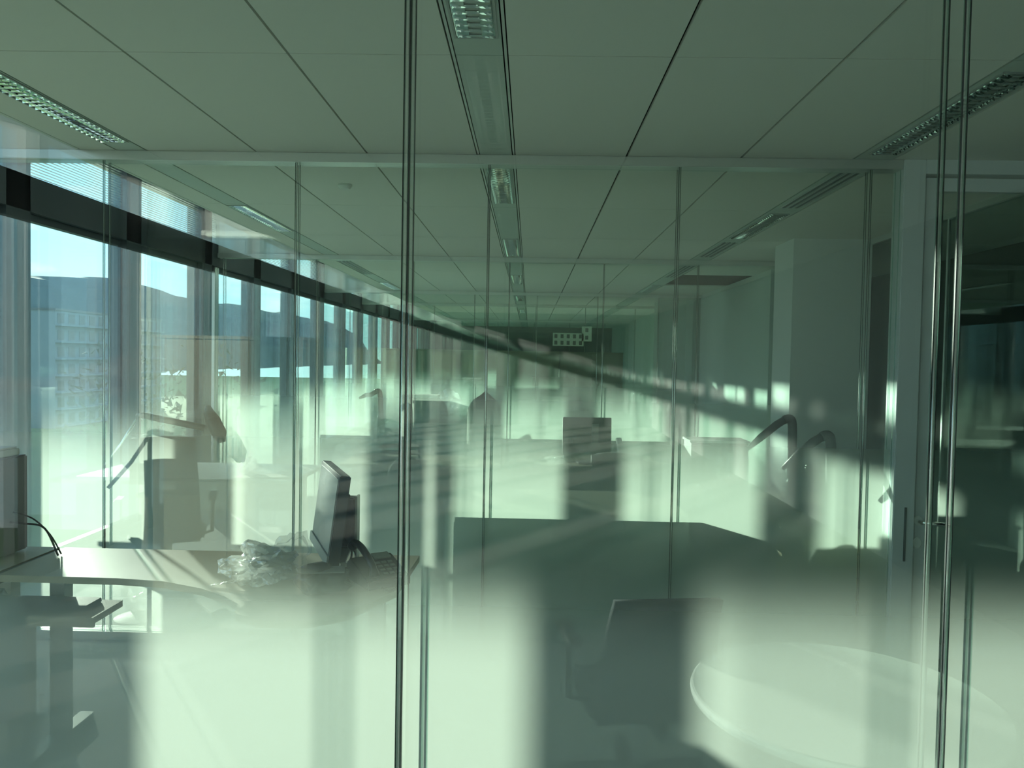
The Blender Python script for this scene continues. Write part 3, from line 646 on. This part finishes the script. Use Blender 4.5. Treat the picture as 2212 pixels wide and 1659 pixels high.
# monitor back, seen over the centre desk, on a desk of its own
desk((0.35, 6.35, 0), 1.5, 0.8, 'desk in the middle of the second room under the monitor seen from behind', m='desk')
m2 = thing('monitor', 'monitor seen from behind, in the centre of the second room', 'monitor', (0.49, 6.62, 0.74), math.radians(4))
obj('monitor_case', xf(B(-0.205, 0.205, -0.03, 0.0, 0.08, 0.375), Matrix.Rotation(-0.06, 4, 'X')), 'dark', m2, bevel=0.004)
obj('rear_bulge', xf(B(-0.13, 0.13, -0.052, -0.031, 0.13, 0.30), Matrix.Rotation(-0.06, 4, 'X')), 'dark', m2, bevel=0.008)
obj('stand_column', B(0.03, 0.085, -0.09, -0.06, 0.0, 0.33), 'greyp', m2); obj('stand_foot', B(-0.09, 0.15, -0.14, 0.05, 0, 0.012), 'greyp', m2, bevel=0.004)
obj('screen', xf(B(-0.19, 0.19, 0.001, 0.003, 0.10, 0.36), Matrix.Rotation(-0.06, 4, 'X')), 'screen', m2)
pb = thing('picture_frame_stand', 'slim white upright holder right of the monitor seen from behind', 'holder', (0.78, 6.6, 0.74), 0.1)
obj('upright', xf(B(-0.02, 0.02, -0.03, 0.03, 0.0, 0.21), Matrix.Rotation(-0.12, 4, 'Y')), 'white_lam', pb, bevel=0.004); obj('base', B(-0.06, 0.05, -0.05, 0.05, 0, 0.008), 'white_lam', pb)
wb = thing('plastic_bag', 'small clear plastic bag on the desk below the monitor seen from behind', 'bag', (0.22, 6.43, 0.74)); obj('bag_body', crumple(0.09, 0.06, 0.045, 33, 0.35, 3), 'poly_thin', wb, loc=(0, 0, 0.033))
chair((0.62, 5.55, 0), math.radians(170), 'dark office chair turned away, right of the monitor seen from behind', 'fabric', 'square', 0.44, 0.44)
# left part of the second room
desk((-2.35, 5.30, 0), 1.5, 0.8, 'pale desk by the windows in the second room', m='white_lam')
lp = thing('floor_lamp', 'reading lamp on a tall pole, its arm reaching right, left of the second partition', 'lamp', (-2.325, 4.62, 0))
obj('lamp_base', lathe([(0.13, 0), (0.13, 0.012), (0.03, 0.02), (0.0001, 0.02)], 28), 'dark', lp)
obj('pole', T([(0, 0, 0.015), (0, 0, 1.22)], 0.011, 10), 'dark', lp)
obj('arm', T(curve_pts([(0, 0, 1.20), (0.01, 0, 1.225), (0.15, 0, 1.20), (0.40, 0, 1.155)], 4), [0.012] * 5 + [0.02] * 8, 8), 'dark', lp, smooth=True)
obj('brace', T([(0, 0, 1.21), (-0.09, -0.02, 1.05), (-0.205, -0.04, 0.90)], 0.009, 8), 'chrome', lp, smooth=True, label='shiny slanting steel arm')
obj('lamp_shade', T([(0.42, 0, 1.29), (0.425, 0, 1.25), (0.45, 0, 1.20), (0.49, 0, 1.12), (0.505, 0, 1.07)], [0.012, 0.03, 0.043, 0.043, 0.02], 16), 'dark', lp, smooth=True)
obj('shade_joint', T([(0.40, 0, 1.155), (0.45, 0, 1.19)], 0.01, 8), 'dark', lp)
chair((-2.33, 5.02, 0), math.radians(20), 'dark high-backed office chair at the window desk of the second room', 'fabric', 'square', 0.46, 0.60)
pl2 = thing('plastic_bag', 'white plastic bag on the window desk right of the high-backed chair', 'bag', (-2.02, 5.62, 0.74)); obj('bag_body', crumple(0.07, 0.06, 0.07, 41, 0.35, 3), 'poly', pl2, loc=(0, 0, 0.052)); obj('bag_knot', crumple(0.02, 0.02, 0.035, 44, 0.3, 2), 'poly', pl2, loc=(0.01, 0, 0.135))
for k, (x, y, w_) in enumerate(((-1.93, 5.42, 0.10), (-1.80, 5.45, 0.13))):
    o = obj('paper_sheet', prism([(-w_, -0.07), (w_, -0.075), (w_, 0.07), (-w_, 0.075)], 0, 0.004), 'paper', loc=(x, y, 0.74 if k == 0 else 0.7442)); o.rotation_euler = (0, 0, 0.2 * k); tag(o, ['loose white papers on the window desk, left sheet', 'loose white papers on the window desk, right sheet'][k], 'paper')
desk((-0.95, 6.2, 0), 1.1, 0.7, 'small dark-legged desk in the second room left of the near post', m='desk')
tr2 = thing('letter_tray', 'grey stacked letter trays on the desk left of the near glass joint', 'letter tray', (-1.05, 6.45, 0.74))
for k in range(3): obj('tray', B(-0.16, 0.16, -0.12, 0.12, 0.01 + 0.055 * k, 0.018 + 0.055 * k), 'greyp', tr2)
for sx in (-1, 1): obj('tray_post', B(sx * 0.15 - 0.006, sx * 0.15 + 0.006, -0.01, 0.01, 0, 0.135), 'greyp', tr2)
chair((-0.72, 5.75, 0), math.radians(-25), 'dark office chair seen behind the middle post, in the second room', 'fabric', 'round', 0.44, 0.46)
# ---------------------------------------------------------------- third room and beyond
desk((0.66, 8.64, 0), 2.25, 0.8, 'long desk against the back of the third partition, centre', m='desk', modesty=False, panel_legs=True)
desk((-1.66, 8.64, 0), 1.38, 0.8, 'desk against the back of the third partition, left of centre', m='desk', modesty=False, panel_legs=True)
chair((-0.60, 9.9, 0), math.radians(175), 'grey high round-backed chair in the third room, right of its twin', 'fabric', 'round', 0.52, 0.62)
chair((-1.32, 10.0, 0), math.radians(165), 'grey high round-backed chair in the third room, left of its twin', 'fabric', 'round', 0.50, 0.58)
sb_ = thing('storage_box', 'pale square box on the left desk of the third room', 'box', (-1.24, 8.95, 0.74)); obj('body', B(-0.20, 0.20, -0.13, 0.13, 0, 0.40), 'silver', sb_); obj('lid', B(-0.21, 0.21, -0.14, 0.14, 0.401, 0.43), 'white_lam', sb_)
desk_lamp((-1.74, 9.2, 0.74), math.radians(0), 'small task lamp on the left desk of the third room', 0.46, 0.26, 0.10)
bw = thing('plastic_bag', 'white crumpled plastic bag in the third room, above the round-backed chairs', 'bag', (-1.15, 11.2, 0.74)); obj('bag_body', crumple(0.20, 0.12, 0.24, 51, 0.35, 3), 'poly', bw, loc=(0, 0, 0.18))
desk((-1.1, 10.85, 0), 1.5, 0.8, 'desk under the white plastic bag in the third room', m='white_lam')
desk((1.0, 11.0, 0), 1.6, 0.8, 'pale desk at the right of the third room', m='white_lam')
# cabinets in the fourth room, seen through four partitions
def cabinet(loc, W, H, D, lab, m='wood', doors=2, rz=0, group=None):
    t = thing('cabinet', lab, 'cabinet', loc, rz, group)
    obj('carcass', B(-W / 2, W / 2, 0.02, D, 0.05, H), m, t); obj('plinth', B(-W / 2 + 0.02, W / 2 - 0.02, 0.05, D - 0.02, 0, 0.05), 'black', t)
    obj('cabinet_top', B(-W / 2 - 0.005, W / 2 + 0.005, -0.005, D, H + 0.001, H + 0.022), m, t)
    dw = W / doors
    for k in range(doors):
        x0 = -W / 2 + k * dw + 0.003; o = obj('cabinet_door', B(x0, x0 + dw - 0.006, 0, 0.018, 0.06, H - 0.004), m, t)
        hx = x0 + (dw - 0.05 if k % 2 == 0 else 0.045)
        obj('door_handle', T(curve_pts([(hx, 0, H * 0.62), (hx, -0.035, H * 0.62), (hx, -0.035, H * 0.62 - 0.12), (hx, 0, H * 0.62 - 0.12)], 3), 0.006, 6), 'dark', o)
    return t
cabinet((-0.04, 14.6, 0), 1.16, 1.72, 0.45, 'dark beech cabinet, left of the pair in the fourth room')
cabinet((1.14, 14.6, 0), 1.16, 1.72, 0.45, 'beech cabinet, right of the pair in the fourth room, with a brown box before it')
cx = thing('cardboard_box', 'brown cardboard box on a table before the far cabinets', 'box', (0.42, 13.9, 0.74)); obj('body', B(-0.37, 0.37, -0.2, 0.2, 0, 0.54), 'brown', cx); obj('flap', xf(B(-0.37, 0.37, -0.2, 0.0, 0, 0.006), Matrix.Translation((0, 0, 0.545)) @ Matrix.Rotation(0.25, 4, 'X')), 'brown', cx)
desk((0.5, 13.5, 0), 1.8, 0.8, 'desk under the brown cardboard box before the far cabinets', m='desk')
cabinet((-2.0, 16.4, 0), 2.2, 1.74, 0.45, 'pale beech cabinet run at the far left, behind the fourth room', doors=4)
for k, (x, z, w_, h_) in enumerate(((0.76, 2.0, 0.31, 0.13), (1.13, 2.12, 0.10, 0.15))):  # sheets with dark blocks added to imitate an outside facade mirrored in glass
    p_ = thing('pinned_sheet', ['wide white printed sheet fixed on the far glass above the beech cabinets', 'narrow white printed sheet, upper right of the wide one on the far glass'][k], 'sheet', (x, 15.88, z))
    obj('sheet_face', B(-w_, w_, -0.004, 0.004, -h_, h_), 'paper', p_)
    bm = bmesh.new(); nx = 5 if k == 0 else 1
    for i in range(nx):
        for j in (-1, 1):
            cx_ = -w_ + (i + 0.5) * 2 * w_ / nx; box(bm, cx_ - 0.03, cx_ + 0.03, -0.006, -0.0045, j * h_ * 0.5 - 0.04, j * h_ * 0.5 + 0.04)
    obj('printed_blocks', bm, 'greyp', p_)
# ---------------------------------------------------------------- behind the viewer (seen mirrored in the glass)
cabinet((-1.93, -2.05, 0), 0.97, 1.69, 0.42, 'beech cabinet behind the viewer, mirrored at the left windows', doors=2, rz=math.pi)
# ---------------------------------------------------------------- outdoors
gm = struct('terrain', B(-400, 60, -60, 500, -13.2, -13.0), 'grass', 'green meadow far below the windows')
def hill(name, x, y0, y1, base, amp, seed, lab):
    bm = bmesh.new(); n, mrow = 90, 8; rows = []; from mathutils import noise
    for j in range(mrow + 1):
        v = j / mrow; row = []
        for i in range(n + 1):
            y = y0 + (y1 - y0) * i / n
            h = (base + amp * noise.noise(Vector((y * 0.006 + seed, 0, 0))) + 2.2 * noise.noise(Vector((y * 0.09, seed, 3)))) * math.sin(v * math.pi / 2)
            row.append(bm.verts.new((x + 120 * (1 - v) + 10 * noise.noise(Vector((y * 0.02, v * 3, seed))), y, -13 + h + 2 * noise.noise(Vector((y * 0.1, v * 9, 1))))))
        rows.append(row)
    for a, b_ in zip(rows, rows[1:]):
        for i in range(n): bm.faces.new((a[i], a[i + 1], b_[i + 1], b_[i]))
    return struct(name, bm, 'hill', lab, smooth=True)
hill('hill', -400, -100, 1500, 78, 18, 1.0, 'blue-grey wooded hill on the horizon')
def block(loc, W, D, H, floors, lab, bal=True):
    t = thing('apartment_building', lab, 'building', loc)
    obj('body', B(-W / 2, W / 2, -D / 2, D / 2, 0, H), 'facade', t)
    fh = H / floors; me = None; mb = None; nw = int(D / 3.4)
    for f in range(floors):
        if bal:
            if mb is None: o = obj('balcony', B(W / 2 + 0.05, W / 2 + 1.2, -D / 2, D / 2, 0, 0.25), 'facade', t); mb = o.data
            else: o = bpy.data.objects.new('balcony', mb); C.objects.link(o); o.parent = t
            o.location = (0, 0, f * fh + 0.3)
        for k in range(nw):
            if me is None: o = obj('window', B(0, 0.06, -1.0, 1.0, 0, fh * 0.6), 'facade_dark', t); me = o.data
            else: o = bpy.data.objects.new('window', me); C.objects.link(o); o.parent = t
            o.location = (W / 2 + 0.001, -D / 2 + (k + 0.5) * D / nw, f * fh + fh * 0.25)
    obj('roof_edge', B(-W / 2 - 0.2, W / 2 + 0.2, -D / 2 - 0.2, D / 2 + 0.2, H, H + 0.4), 'facade_dark', t)
block((-95, 165, -13), 14, 42, 22, 7, 'pale apartment block with stacked balconies, seen through the leftmost windows')
block((-120, 110, -13), 14, 30, 19, 6, 'lower grey apartment block, left of the tall one')
def tree(loc, h, r, lab, seed, leafy=True):
    t = thing('tree', lab, 'tree', loc); rnd = random.Random(seed)
    obj('trunk', T([(0, 0, 0), (0.1, 0, h * 0.35), (0, 0.1, h * 0.7)], [0.22, 0.16, 0.07], 8), 'bark', t)
    bm = bmesh.new()
    for k in range(420):
        d = Vector((rnd.gauss(0, 1), rnd.gauss(0, 1), rnd.gauss(0, 1))).normalized() * r * rnd.uniform(0.3, 1) ** 0.6; d.z *= 1.3
        c = Vector((0, 0, h * 0.68)) + d; s = rnd.uniform(0.12, 0.3)
        q = [Vector((rnd.uniform(-s, s), rnd.uniform(-s, s), rnd.uniform(-s, s))) + c for _ in range(3)]
        bm.faces.new([bm.verts.new(p) for p in q])
    obj('foliage', bm, 'leaf', t, kind='stuff')
for k, (x, y, h, r) in enumerate(((-14, 34.0, 17, 3.0), (-22, 42, 16, 3.4), (-18, 24, 12.5, 2.6))):
    tree((x, y, -13), h, r, ['bare brown tree outside the third room windows', 'taller tree behind the bare brown one', 'low bushy tree outside, below the leftmost windows'][k], k + 3)
